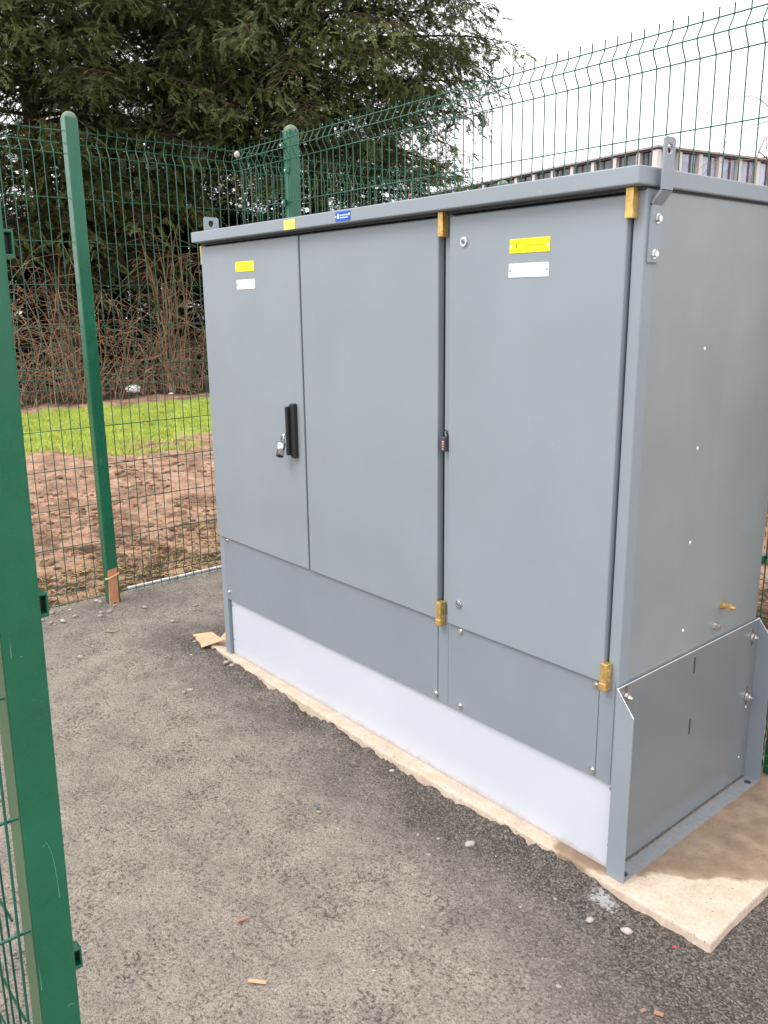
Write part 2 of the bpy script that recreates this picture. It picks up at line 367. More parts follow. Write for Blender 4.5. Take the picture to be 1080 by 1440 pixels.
# loose grit, clods, grass
ICO = None
def blob(n_sub=1, seed=0):
    t = bmesh.new(); bmesh.ops.create_icosphere(t, subdivisions=n_sub, radius=1); r = random.Random(seed)
    for v in t.verts: v.co *= r.uniform(.72, 1.15)
    V = np.array([v.co[:] for v in t.verts]); F = np.array([[v.index for v in f.verts] for f in t.faces]); t.free(); return V, F
def scatter(name, pos, size, mat, protos, flat=.6, **kw):
    Vs, Fs, c = [], [], 0
    for p, s in zip(pos, size):
        V, F = protos[random.randrange(len(protos))]; a = random.uniform(0, 6.28); ca, sa = math.cos(a), math.sin(a)
        W = V * [s * random.uniform(.8, 1.5), s * random.uniform(.6, 1), s * flat * random.uniform(.6, 1.2)]
        W = np.stack([W[:, 0] * ca - W[:, 1] * sa, W[:, 0] * sa + W[:, 1] * ca, W[:, 2]], 1) + p
        Vs.append(W); Fs.append(F + c); c += len(V)
    o = npmesh(name, np.concatenate(Vs), np.concatenate(Fs), mat)
    return tag(o, **kw)
protos0 = [blob(0 + 1, k) for k in range(5)]
N = 26000
gx = rng.uniform(-.9, 2.95, N); gy = rng.uniform(-1.5, .1, N)
dens = np.exp(-np.maximum(0, -.03 - gy - np.maximum(0, gx - .4) * .15) / .16) + .07 + (gx > 2.4) * .5
keep = (rng.uniform(0, 1, N) < dens) & ~((gx > -.15) & (gx < 2.37) & (gy > -.045))
gx, gy = gx[keep], gy[keep]; zz = tz(gx, gy)
scatter('tarmac_grit', np.stack([gx, gy, zz + .0005], 1), rng.uniform(.25, 1.0, len(gx)) ** 2.2 * .0036 + .0007, GRIT, protos0, kind='stuff',
        label='loose dark grit scattered over the tarmac beside the slab', cat='grit')
N = 5200
cx_ = -1.2 - np.abs(rng.normal(0, 1.9, N)) ; cy_ = rng.uniform(-1.2, 4.2, N); k = fbm(cx_, cy_, 2.2, 4, 40) > .0 + rng.uniform(-.25, .1, N); cx_, cy_ = cx_[k], cy_[k]
scatter('soil_clods', np.stack([cx_, cy_, gz(cx_, cy_)], 1), rng.uniform(.18, 1.0, len(cx_)) ** 2 * .034 + .004, CLOD, protos0, kind='stuff',
        label='dark clods of turned earth beyond the left fence', cat='soil')
# dry straw caught in the soil by the fence
T = Tubes(3)
for i in range(750):
    x = -1.14 - abs(random.gauss(0, .55)); y = random.uniform(-.9, 2.6); z = float(gz(np.array([x]), np.array([y]))[0]); a = random.uniform(0, 6.28); L = random.uniform(.04, .14)
    P = [(x + math.cos(a) * L * t, y + math.sin(a) * L * t, z + .01 + .03 * math.sin(t * 3) * random.random()) for t in (0, .4, .7, 1)]
    T.add(P, .0014)
tag(T.build('dead_straw', TAN), 'dry straw strewn over the soil at the foot of the left fence', 'straw', kind='stuff')
# grass blades on the turf strip
N = 90000
x = rng.uniform(-11.2, -5.0, N); y = rng.uniform(.4, 6.5, N)
w = fbm(x, y, .9, 4, 77) * .9
k = (x < -5.5 + w * .9) & (x > -10.15 + w * .8) & (fbm(x, y, 1.6, 4, 78) > -.22); x, y = x[k], y[k]; n = len(x); z = gz(x, y)
a = rng.uniform(0, 2 * math.pi, n); hgt = rng.uniform(.02, .055, n); wd = rng.uniform(.004, .009, n); lx = rng.normal(0, .02, n); ly = rng.normal(0, .02, n)
p0 = np.stack([x - np.cos(a) * wd, y - np.sin(a) * wd, z - .01], 1); p1 = np.stack([x + np.cos(a) * wd, y + np.sin(a) * wd, z - .01], 1); p2 = np.stack([x + lx, y + ly, z + hgt], 1)
tag(npmesh('grass', np.stack([p0, p1, p2], 1).reshape(-1, 3), np.arange(3 * n).reshape(-1, 3), GRASS), 'bright lime green turf strip between the bare soil and the brambles', 'grass', kind='stuff')

# ------------------------------------------------------------------ cabinet
cab = empty('electrical_cabinet', (1.02, .38, 0), 'large grey steel three-door electrical cabinet standing on a concrete slab', 'cabinet')
DPT = .7608; XR = 2.042; HB, HT = 1.772, 1.812; ZD = .5526; ZP = .2656
bm = bmesh.new()
bx(bm, .002, XR - .001, .030, DPT, .27, 1.77, .010, 3)
body = obj('body', bm, GREY_SIDE, cab)
bm = bmesh.new(); bx(bm, 2.0085, XR, .0135, .06, .262, 1.769, .005, 3); obj('corner_frame', bm, GREY, cab)
bm = bmesh.new(); bx(bm, 1.394, 1.420, .016, .0295, .262, 1.768, .002); obj('centre_frame', bm, GREY, cab)
bm = bmesh.new(); bx(bm, -.004, .002, .02, DPT - .01, .27, 1.765, .001); obj('side_frame', bm, GREY, cab)
bm = bmesh.new(); bx(bm, .004, 1.39, .0285, .0298, .5, 1.765); bx(bm, 1.422, 2.007, .0285, .0298, .5, 1.765); obj('door_gap_shade', bm, DARK, cab)  # dark sheets behind the doors, painted shade for the seams
# lid
bm = bmesh.new(); bx(bm, -.004, XR + .010, -.038, DPT + .03, HB, HT, .0035, 3)
lid = obj('lid', bm, GREY, cab)
bm = bmesh.new(); bx(bm, -.003, XR - .003, .005, DPT, HB - .008, HB - .0005); obj('lid_gap_shade', bm, DARK, cab)  # dark sheet under the lid, the gap's shade put into its colour
# doors
def door(x0, x1, label):
    bm = bmesh.new(); bx(bm, x0, x1, 0, .0275, ZD, 1.757, .004, 3)
    o = obj('door', bm, GREY, cab); o['label'] = label; return o
d1 = door(0.0, .6835, 'narrow left-hand door with black swing handle')
d2 = door(.6935, 1.380, 'middle door without labels')
d3 = door(1.426, 2.0026, 'right-hand door with two round cam locks')
# hinges: brass blocks
def hinge(x, z0, z1, parent, y0=-.012):
    bm = bmesh.new(); bx(bm, x - .010, x + .010, y0, .012, z0, z1, .002); h = obj('hinge', bm, BRASS, parent)
    b2 = bmesh.new(); bx(b2, x - .012, x + .009, y0 - .002, .010, z0 - .001, z0 + .020, .002); obj('hinge_foot', b2, BRASS, h)
    if z0 < 1:
        b3 = bmesh.new()
        for zz in (z0 + .03, z0 + .055): cyl(b3, (x + .0095, y0 + .010, zz), (x + .0112, y0 + .010, zz), .0026, n=8)
        obj('grub_screw', b3, CHROME, h)
def hinge_top(x, parent):
    bm = bmesh.new(); bx(bm, x - .010, x + .010, -.012, .012, 1.704, 1.7715, .002); obj('hinge', bm, BRASS, parent)
hinge_top(1.399, d2); hinge_top(2.012, d3); hinge(1.398, .540, .617, d2); hinge(2.012, .538, .612, d3)
bm = bmesh.new(); bx(bm, -.014, -.0045, .004, .022, 1.69, 1.762, .002); obj('hinge', bm, BRASS, d1)
bm = bmesh.new(); bx(bm, -.014, -.0045, .004, .022, .552, .60, .002); obj('hinge', bm, BRASS, d1)
# bolts
def bolt(p, ax, r=.008, h=.006, parent=None, name='bolt', mat=None, washer=True, hexa=True):
    p = Vector(p); ax = Vector(ax); bm = bmesh.new()
    if washer: cyl(bm, p - ax * .001, p + ax * .0018, r * 1.32, n=20)
    cyl(bm, p + ax * .0015, p + ax * h, r * .95, r * .9, n=6 if hexa else 16, bev=.0006)
    if not hexa: cyl(bm, p + ax * (h - .0005), p + ax * (h + .0015), r * .7, r * .45, n=16)
    return obj(name, bm, mat or ZINC, parent)
FR = (0, -1, 0); SD = (1, 0, 0)
# lower panels
def panel(x0, x1, bolts):
    bm = bmesh.new(); bx(bm, x0, x1, .011, .0145, ZP, .575, .001, 1); bx(bm, x0 + .002, x1 - .002, .0145, .03, ZP, ZP + .012)
    p = obj('lower_panel', bm, GREY_DK, cab)
    for (x, z) in bolts: bolt((x, .0105, z), FR, .0074, .0075, p)
    return p
panel(.036, 1.3725, [(.06, .537), (.055, .300), (1.366, .290)])
panel(1.4215, 1.9865, [(1.4745, .537), (1.4765, .287), (1.976, .534), (1.978, .285)])
bolt((1.386, -.0005 + .012, .541), FR, .0062, .0065, cab)
bm = bmesh.new(); bx(bm, 1.374, 1.420, .0125, .028, ZP, .575, .0015)
obj('panel_joint', bm, GREY_DK, cab)
bm = bmesh.new(); bx(bm, 1.988, 2.035, .0118, .0134, ZP, .56, .0005); obj('panel_joint', bm, GREY_DK, cab)
bm = bmesh.new(); bx(bm, 2.0425, 2.0455, .007, .03, .0, .548); obj('corner_gap_shade', bm, DARK, cab)  # dark strip set into the gap to stand for its shade
# corner leg left
bm = bmesh.new(); bx(bm, -.006, .034, .0115, .0165, .0, .558, .001); bx(bm, -.006, -.001, .0165, .08, .0, .558, .001); bx(bm, .029, .034, .0165, .05, 0, .27); 
leg = obj('leg', bm, GREY, cab)
# plinth
bm = bmesh.new(); bx(bm, .040, 2.040, .026, .034, .0005, .272, .001); pl = obj('plinth_panel', bm, WHITE, cab)
for (x, z) in ((.05, .235), (.052, .075), (2.030, .245), (2.033, .075)): bolt((x, .0262, z), FR, .0042, .003, pl, 'screw', GALV, False, False)
bm = bmesh.new(); bx(bm, .01, 2.04, .036, DPT - .003, .001, .268); obj('plinth_core', bm, GREY_DK, cab)
# side bracket plate with turned flanges
PX = 2.050; ZT = .552; PY0 = .004; PY1 = .762; FL = .05
sb = bmesh.new(); bx(sb, PX - .004, PX, PY0, PY1, .0, ZT - .0022, 0)
sp = obj('bracket_plate', sb, GALV_P, cab)
e = bmesh.new(); bx(e, PX - .0022, PX + .0002, PY0, PY1, ZT - .0022, ZT - .0002); 
for (yy) in (PY0, PY1): prism(e, [(PX - .003, yy - .002, ZT + .0004), (PX + FL, yy - .002, ZT - .066), (PX + FL, yy - .002, ZT - .0682), (PX - .003, yy - .002, ZT - .0022)], (0, .0028, 0))
obj('cut_edge', e, EDGE, sp)
for yy in (PY0, PY1):
    f = bmesh.new(); prism(f, [(PX - .004, yy - .002, 0), (PX + FL, yy - .002, 0), (PX + FL, yy - .002, ZT - .070), (PX - .004, yy - .002, ZT - .004)], (0, .004, 0)); obj('flange', f, GREY if yy < .1 else GREY_DK, sp)
f = bmesh.new(); bx(f, PX, PX + FL - .001, PY0 + .002, PY1 - .002, .0, .0045); ff = obj('foot_flange', f, GALV, sp)
DIRT = simple('grime', (.07, .055, .045, 1), (.22, .18, .14, 1), 90, .95)
T = Tubes(5); rr_ = random.Random(3); yv = np.linspace(PY0 + .01, PY1 - .01, 60)
T.add([(PX + .002 + rr_.uniform(0, .0016), y, .0055) for y in yv], [rr_.uniform(.0015, .0042) for _ in yv]); T.build('grime_line', DIRT, ff)
for yy in (.035, .725):
    h = bmesh.new(); cyl(h, (PX + .030, yy, .0046), (PX + .030, yy, .0056), .011, n=20); cyl(h, (PX + .030, yy, .0050), (PX + .030, yy, .0064), .007, n=20); obj('bolt_hole', h, DARK, ff)
def nut(y, z, parent):
    b = bmesh.new(); bx(b, PX - .001, PX + .0009, y - .0045, y + .0045, z - .028, z + .033, .003 * .2); 
    RUST = bpy.data.materials.get('rusty_slot') or simple('rusty_slot', (.10, .045, .025, 1), (.25, .12, .06, 1), 60)
    obj('slot', b, RUST, parent)
    b = bmesh.new(); cyl(b, (PX + .0012, y, z), (PX + .003, y, z), .0145, n=20); cyl(b, (PX + .003, y, z), (PX + .013, y, z), .0108, n=6, bev=.0008); cyl(b, (PX + .013, y, z), (PX + .021, y, z), .0055, n=12)
    obj('nut', b, ZINC, parent)
nut(.040, .517, sp); nut(.722, .498, sp); nut(.722, .297, sp)
for z in (.505, .312):
    b = bmesh.new(); bx(b, PX - .001, PX + .0008, (.376), .3835, z - .024, z + .024, 0); obj('slot', b, DARK, sp)
for (y, z) in ((.72, .262), (.705, .09)): bolt((PX, y, z), SD, .004, .002, sp, 'rivet', WHT, False, False)
# body rivets on the side
for (y, z) in ((.314, .627), (.315, .882), (.316, 1.141), (.313, 1.401)): bolt((XR - .001, y, z), SD, .0055, .0022, body, 'rivet', WHT, False, False)
b = bmesh.new(); x = XR - .002
cyl(b, (x, .525, .650), (x + .010, .525, .650), .0115, n=6); cyl(b, (x + .010, .525, .650), (x + .022, .525, .650), .007, n=14); cyl(b, (x + .022, .525, .650), (x + .032, .525, .650), .0105, n=6); cyl(b, (x + .032, .525, .650), (x + .045, .525, .650), .0065, .004, n=14)
obj('earth_stud', b, BRASS, body)
bolt((XR - .001, .497, .592), SD, .0095, .016, body, 'bolt', ZINC)
# lifting lugs
lug = bmesh.new(); y0, y1 = .026, .068; t = .006; a = XR + .0005
def lugpoly(prof, y0, y1, bm):   # prof: list of (x,z) centre line -> plate thickness t
    for (xa, za), (xb, zb) in zip(prof, prof[1:]):
        d = Vector((xb - xa, 0, zb - za)).normalized(); n = Vector((d.z, 0, -d.x)) * t
        p = [Vector((xa, y0, za)) - d * .0008, Vector((xb, y0, zb)) + d * .0008]
        prism(bm, [p[0], p[1], p[1] + n, p[0] + n], (0, y1 - y0, 0))
lugpoly([(a, 1.608), (a, 1.735)], y0, y1, lug); lugpoly([(a, 1.735), (a + .024, 1.764)], y0, y1, lug)
# upper plate with a real round hole
def holed(bm, x0, th, y0, y1, z0, z1, hy, hz, hr, n=24):
    o_, i_ = [], []
    for k in range(n):
        an = 2 * math.pi * k / n; cy, cz = math.cos(an), math.sin(an)
        sc = min((y1 - hy) / cy if cy > 1e-6 else 9, (y0 - hy) / cy if cy < -1e-6 else 9, (z1 - hz) / cz if cz > 1e-6 else 9, (hz - (hz - (y1 - y0) / 2)) / -cz if cz < -1e-6 else 9)
        o_.append((hy + cy * sc, hz + cz * sc)); i_.append((hy + cy * hr, hz + cz * hr))
    vs = [[bm.verts.new((xx, p[0], p[1])) for p in ring] for xx in (x0, x0 + th) for ring in (o_, i_)]
    oa, ia, ob, ib = vs
    for k in range(n):
        j = (k + 1) % n
        bm.faces.new((oa[k], oa[j], ia[j], ia[k])); bm.faces.new((ob[k], ib[k], ib[j], ob[j])); bm.faces.new((oa[k], ob[k], ob[j], oa[j])); bm.faces.new((ia[k], ia[j], ib[j], ib[k]))
    zb = hz - (y1 - y0) / 2
    bx(bm, x0, x0 + th, y0, y1, z0, zb, 0)
    bmesh.ops.recalc_face_normals(bm, faces=bm.faces)
holed(lug, a + .024, t, y0, y1, 1.7635, 1.874, .047, 1.849, .011)
lo = obj('lifting_lug', lug, GREY, cab)
bolt((a + t, .052, 1.704), SD, .0085, .0085, lo); bolt((a + t, .046, 1.626), SD, .0085, .0085, lo)
l2 = bmesh.new(); holed(l2, -.018, .006, .030, .096, 1.70, 1.876, .062, 1.851, .013); obj('lifting_lug', l2, GREY, cab)
# locks on right door
for (x, z) in ((1.484, 1.686), (1.4765, .630)):
    b = bmesh.new(); cyl(b, (x, .001, z), (x, -.006, z), .0128, n=28, bev=.001); L = obj('cam_lock', b, CHROME, d3)
    b = bmesh.new(); cyl(b, (x, -.006, z), (x, -.0068, z), .0075, n=20); obj('lock_barrel', b, GALV, L)
    b = bmesh.new(); bx(b, x - .006, x + .006, -.0078, -.0067, z - .0015, z + .0015, 0, mat=Matrix.Translation((x, 0, z)) @ Matrix.Rotation(R(38), 4, 'Y') @ Matrix.Translation((-x, 0, -z))); obj('lock_slot', b, DARK, L)
# label plates
def plate(x0, x1, z0, z1, y, mat, parent, name='label_plate', rot=0.0, screws=None):
    cx, cz = (x0 + x1) / 2, (z0 + z1) / 2; m4 = Matrix.Translation((cx, 0, cz)) @ Matrix.Rotation(R(rot), 4, 'Y') @ Matrix.Translation((-cx, 0, -cz))
    b = bmesh.new(); bx(b, x0, x1, y - .0016, y, z0, z1, .0003, 1, m4); p = obj(name, b, mat, parent)
    if screws is not None:
        for x in (x0 + .006, x1 - .006):
            b = bmesh.new(); q = m4 @ Vector((x, 0, cz)); cyl(b, (q.x, y - .0014, q.z), (q.x, y - .0028, q.z), .0032, n=12); obj('rivet', b, screws, p)
    return p, m4
def strokes(p, m4, y, mat, boxes, name='lettering'):
    b = bmesh.new()
    for (x0, x1, z0, z1) in boxes: bx(b, x0, x1, y - .0020, y - .0015, z0, z1, 0, 1, m4)
    return obj(name, b, mat, p)
def faint(x0, x1, z, h):
    out = []; x = x0
    while x < x1:
        w = random.uniform(.0025, .0045); out.append((x, x + w, z - h / 2, z + h / 2 * random.uniform(.6, 1))); x += w + random.uniform(.001, .002)
    return out
p, m4 = plate(1.650, 1.782, 1.6455, 1.681, 0, YEL, d3, rot=.3, screws=WHT)
strokes(p, m4, 0, ORNG, faint(1.695, 1.762, 1.664, .005))
b = bmesh.new(); zc = 1.663; prism(b, [(1.6745, -.002, zc + .009), (1.6705, -.002, zc - .001), (1.6730, -.002, zc - .001), (1.6710, -.002, zc - .009), (1.6765, -.002, zc + .0015), (1.6738, -.002, zc + .0015), (1.6765, -.002, zc + .009)], (0, .0004, 0)); obj('lightning_mark', b, INK, p)
p, m4 = plate(1.648, 1.781, 1.585, 1.620, 0, WHT, d3, rot=.3, screws=GALV)
p, m4 = plate(.266, .397, 1.650, 1.687, 0, YEL, d1, rot=.2, screws=WHT); strokes(p, m4, 0, ORNG, faint(.31, .375, 1.668, .004))
p, m4 = plate(.269, .399, 1.586, 1.621, 0, WHT, d1, rot=-.6, screws=GALV)
p, m4 = plate(.662, .728, HB + .001, HB + .033, -.038, YEL2, lid, 'sticker', rot=-1)
p, m4 = plate(.953, 1.028, HB + .006, HB + .034, -.038, BLUE, lid, 'label_plate')
strokes(p, m4, -.038, WHT, [(.963, .972, HB + .013, HB + .026), (.9655, .9695, HB + .026, HB + .029)], 'emblem')
strokes(p, m4, -.038, WHT, [(.953, .958, HB + .018, HB + .022)], 'rivet'); strokes(p, m4, -.038, WHT, [(1.021, 1.028, HB + .021, HB + .027)], 'rivet')
strokes(p, m4, -.038, LBLUE, [(.976 + k * .0052, .980 + k * .0052, HB + .0205, HB + .0252) for k in range(9)] + [(.976 + k * .0052, .9805 + k * .0052, HB + .0135, HB + .0175) for k in range(8)])
# swing handle on left door
b = bmesh.new(); bx(b, .622, .646, -.018, .0, .976, 1.176, .003); hb = obj('handle_housing', b, BLACKP, d1)
b = bmesh.new(); bx(b, .606, .6205, -.030, -.008, .985, 1.165, .004); bx(b, .608, .630, -.012, -.001, .980, 1.170, .002); obj('swing_handle', b, BLACKP, hb)
b = bmesh.new(); bx(b, .600, .613, -.037, -.030, 1.058, 1.068, .001); obj('hasp', b, CHROME, hb)

# padlocks (hang from the handle / hasp)
pk = empty('padlock', (.603, -.036, 1.06), 'silver cylindrical padlock hanging from the black door handle', 'padlock')
T = Tubes(8); T.add([(.604 + .009 * math.cos(t), -.040, 1.046 + .016 * math.sin(t)) for t in np.linspace(-.2, math.pi + .2, 12)], .0026); T.add([(.595, -.040, 1.043), (.588, -.040, 1.026)], .0026); T.add([(.613, -.040, 1.043), (.607, -.040, 1.026)], .0026)
T.build('shackle', CHROME, pk)
b = bmesh.new(); cyl(b, (.598, -.040, 1.032), (.580, -.040, .984), .0145, n=24, bev=.002); obj('lock_body', b, CHROME, pk, True)
b = bmesh.new(); cyl(b, (.5801, -.040, .9843), (.5785, -.040, .9800), .0150, n=24, bev=.001); obj('lock_cap', b, BLACKP, pk)
cl = empty('combination_padlock', (1.412, -.004, 1.1), 'dark combination padlock hanging in the gap between middle and right doors', 'padlock')
b = bmesh.new(); bx(b, 1.400, 1.4235, -.012, .0125, 1.094, 1.138, .003); cb = obj('lock_body', b, NAVY, cl)
T = Tubes(8); T.add([(1.4135 + .0085 * math.cos(t), .001, 1.147 + .010 * math.sin(t)) for t in np.linspace(0, math.pi, 12)], .0024); T.add([(1.405, .001, 1.147), (1.405, .001, 1.136)], .0024); T.add([(1.422, .001, 1.147), (1.422, .001, 1.136)], .0024); T.build('shackle', BLACKP, cl)
for k in range(4):
    b = bmesh.new(); z = 1.102 + k * .0075; cyl(b, (1.4145, -.0125, z), (1.4205, -.0125, z), .0031, n=10); obj('number_dial', b, BRASS if k < 3 else CHROME, cb)
b = bmesh.new(); bx(b, 1.407, 1.425, .008, .0115, 1.143, 1.152, .0005); hs = obj('hasp', b, CHROME, cab)

# ------------------------------------------------------------------ mesh fences
KINK = [(2.33, 0), (2.302, 0), (2.29, .004), (2.262, .022), (2.25, .025), (2.238, .022), (2.21, .004), (2.198, 0), (1.202, 0), (1.19, .004), (1.162, .022), (1.15, .025), (1.138, .022), (1.11, .004), (1.098, 0), (.10, 0), (.05, .025), (.0, 0), (-.01, 0)]
HZ = [2.30, 2.25, 2.20, 2.0, 1.8, 1.6, 1.4, 1.2, 1.15, 1.10, .9, .7, .5, .3, .10, .05, .0]
KD = {2.25: .028, 1.15: .028, .05: .028}
def mesh_panel(p0, p1, out, parent, z0=Z0, name='mesh_panel', r=.0023):
    """welded wire panel from p0 to p1 (xy), V folds bulging along out (xy)"""
    p0 = np.array(p0, float); p1 = np.array(p1, float); L = np.linalg.norm(p1 - p0); u = (p1 - p0) / L; o2 = np.array(out, float); T = Tubes(4)
    s = .02
    while s < L - .005:
        q = p0 + u * s; j = np.random.RandomState(int(s * 1000)).normal(0, .0008, 2)
        P = []
        for z, k in KINK:
            P.append((q[0] + o2[0] * k + j[0], q[1] + o2[1] * k + j[1], z0 + z))
        T.add(P, r); s += .05
    for z in HZ:
        k = KD.get(z, 0) + .004
        a = p0 + o2 * k; b = p1 + o2 * k; m = (a + b) / 2
        T.add([(a[0], a[1], z0 + z), (m[0], m[1], z0 + z + .0015), (b[0], b[1], z0 + z)], r * 1.12)
    return T.build(name, GREENW, parent)
def post(x, y, parent, h=2.385, w=.06, mat=None, cap=True, zb=-.04, name='post'):
    b = bmesh.new(); bx(b, x - w / 2, x + w / 2, y - w / 2, y + w / 2, zb, Z0 + h - .03, .005, 3); p = obj(name, b, mat or GREEN, parent)
    if cap:
        b = bmesh.new(); t = bmesh.new(); bmesh.ops.create_uvsphere(t, u_segments=20, v_segments=12, radius=1)
        for v in t.verts:
            # superellipse plan, domed top
            m_ = max(abs(v.co.x), abs(v.co.y), 1e-6); rr = math.hypot(v.co.x, v.co.y); f = 1 + (rr / m_ - 1) * .6
            v.co = Vector((x + v.co.x * f * w / 2 * 1.03, y + v.co.y * f * w / 2 * 1.03, Z0 + h - .034 + max(v.co.z, -.3) * .03))
        me = bpy.data.meshes.new('t'); t.to_mesh(me); t.free(); b.from_mesh(me); bpy.data.meshes.remove(me)
        obj('post_cap', b, CAPM, p, True)
    return p
def clip(x, y, z, parent, dx=0, dy=0, mat=None):
    b = bmesh.new(); bx(b, x - .012, x + .012, y - .012, y + .012, z - .014, z + .014, .003); c = obj('clip', b, mat or GREEN, parent)
    b = bmesh.new(); cyl(b, (x + dx * .011, y + dy * .011, z), (x + dx * .018, y + dy * .018, z), .006, n=8); obj('clip_bolt', b, ZINC, c)
lf = empty('boundary_fence', (XF, -.1, 0), 'green welded mesh boundary fence with square post at left, running back beyond the corner', 'fence')
PYS = [-3.12, -.10, 2.92, 5.94, 8.96]
for y in PYS: post(XF + .034, y, lf, 2.385 if y < 1 else 2.325)
for a, b_ in zip(PYS, PYS[1:]):
    mesh_panel((XF, a + .028), (XF, b_ - .028), (-1, 0), lf)
for z in (2.27, 2.06, 1.66, 1.21, .87, .3): clip(XF + .006, -.10 + .035, Z0 + z - .02, lf, 1, 0)
bf = empty('back_fence', (-.55, YF, 0), 'green welded mesh fence with rounded post running behind the grey cabinet', 'fence')
for x in (-.570, 2.11, 4.6): post(x, YF + .036, bf, 2.372)
mesh_panel((XF + .01, YF), (-.545, YF), (0, -1), bf); mesh_panel((-.545, YF), (2.05, YF), (0, -1), bf); mesh_panel((2.06, YF), (4.6, YF), (0, -1), bf)
for z in (2.27, 2.15, 2.0): clip(-.59 if z != 2.15 else -.56, YF + .002, Z0 + z, bf, 0, -1)
for z in (1.0, .69, .4): clip(2.01, YF - .004, Z0 + z, bf, 0, -1)
ff2 = empty('front_fence', (1.86, -1.44, 0), 'green mesh fence panel seen behind the nearest green post', 'fence')
mesh_panel((1.875, -1.452), (-1.0, -1.452), (0, 1), ff2)
# near gate leaf
gt = empty('mesh_gate', (1.926, -1.405, 0), 'scratched green gate upright with mesh infill at the left edge, nearest the camera', 'gate')
gm = []
b = bmesh.new(); bx(b, 1.896, 1.956, -1.4415, -1.3815, .05, 2.3, .004, 3); gs = obj('gate_upright', b, GREEN, gt); gm.append(gs)
b = bmesh.new(); bx(b, 1.900, 1.9525, -1.4430, -1.4416, .05, 2.3, 0); obj('ground_lit_face', b, OLIVE, gs)  # strip coloured for light thrown up from the ground
for z in (1.605, 1.088, .468):
    # U shaped keep on the hidden side
    zc = z; y = -1.3815; b = bmesh.new()
    bx(b, 1.925, 1.948, y, y + .012, zc + .014, zc + .018, .001); bx(b, 1.925, 1.948, y, y + .012, zc - .020, zc - .014, .001); bx(b, 1.925, 1.948, y + .0105, y + .014, zc - .020, zc + .018, .0015)
    k = obj('keep_bracket', b, GREEN, gt)
    b = bmesh.new(); bx(b, 1.924, 1.934, y, y + .010, zc - .014, zc + .014, 0); obj('keep_hole_dark', b, BLACKP, k)  # black fill standing in for the dark hole of the bracket
b = bmesh.new(); bx(b, 1.896, 1.956, -2.70, -2.64, .05, 2.3, .004, 3); obj('gate_upright', b, GREEN, gt)
for z0_, z1_ in ((.05, .09), (2.26, 2.30)):
    b = bmesh.new(); bx(b, 1.906, 1.946, -2.64, -1.4431, z0_, z1_, .003); obj('gate_rail', b, GREEN, gt)
mesh_panel((1.950, -1.4425), (1.950, -2.64), (-1, 0), gt, z0=.058, name='mesh_infill', r=.0026)
SCR = M('scratched_primer', (.16, .36, .26, 1), .6).m
T = Tubes(4); xx = 1.9561
for pts in ([(-1.415, .70), (-1.408, .705), (-1.403, .69), (-1.399, .66), (-1.3975, .63), (-1.3965, .60)], [(-1.4395, .50), (-1.4385, .47), (-1.4385, .45)],
            [(-1.430, 1.05), (-1.4305, 1.02)], [(-1.401, .395), (-1.396, .398), (-1.391, .394)], [(-1.4185, 1.02), (-1.414, 1.018)]):
    T = Tubes(4); T.add([(xx, y, z) for y, z in pts], .0004); T.build('paint_scratch', SCR, gs)
# slight lean of the gate
gt.rotation_euler = (-.015, 0, 0); gt.location.y -= .005

# white knots of wrap on the fence corner
for (x, z, s, lab) in ((-1.012, 2.318, .018, 'white blob of tape on the top of the fence corner'), (-1.005, 2.055, .012, 'small white tag lower down on the fence corner wires')):
    t = bmesh.new(); bmesh.ops.create_icosphere(t, subdivisions=2, radius=1)
    for v in t.verts: v.co = Vector((x + v.co.x * s * random.uniform(.9, 1.1), YF - .012 + v.co.y * s * .8, z + v.co.z * s * (1.0 if s > .015 else .8)))
    tag(obj('tape_wrap', t, PALE), lab, 'tape')

# stake with tan ring against the left post
stk = empty('wooden_stake', (-.965, -.105, 0), 'terracotta wooden stake strapped to the foot of the left fence post', 'stake')
b = bmesh.new(); prism(b, [(-.962, -.131, -.002), (-.962, -.122, -.006), (-.962, -.105, .012), (-.962, -.086, -.004), (-.962, -.083, .0), (-.966, -.079, .195), (-.966, -.128, .190)], (-.012, 0, 0)); obj('lath', b, TERRA, stk)
T = Tubes(6); T.add([(-.972 + .022 * math.cos(t), -.104 + .034 * math.sin(t), .152 + .012 * math.sin(t + .4)) for t in np.linspace(0, 2 * math.pi, 22)], .006); T.build('strap', TAN, stk)

# cardboard scrap by the left leg
def sheet(name, pts, tri, mat, th, **kw):
    bm = bmesh.new(); vs = [bm.verts.new(p) for p in pts]
    for f in tri: bm.faces.new([vs[i] for i in f])
    bmesh.ops.recalc_face_normals(bm, faces=bm.faces)
    bmesh.ops.solidify(bm, geom=list(bm.faces), thickness=th); return tag(obj(name, bm, mat), **kw)
zt = -.022
sheet('card_scrap', [(-.34, .015, zt), (-.20, -.015, zt + .004), (-.155, -.035, zt + .006), (-.10, .0, .012), (-.03, .035, .045), (-.035, .06, .105), (-.12, .05, .02), (-.30, .10, zt + .004), (-.22, .035, zt + .006)],
      [(0, 8, 7), (0, 1, 8), (1, 3, 8), (1, 2, 3), (3, 4, 6), (4, 5, 6), (3, 6, 8), (8, 6, 7)], CARD, .003, label='torn orange-brown card lying against the cabinet\'s left leg', cat='card scrap')

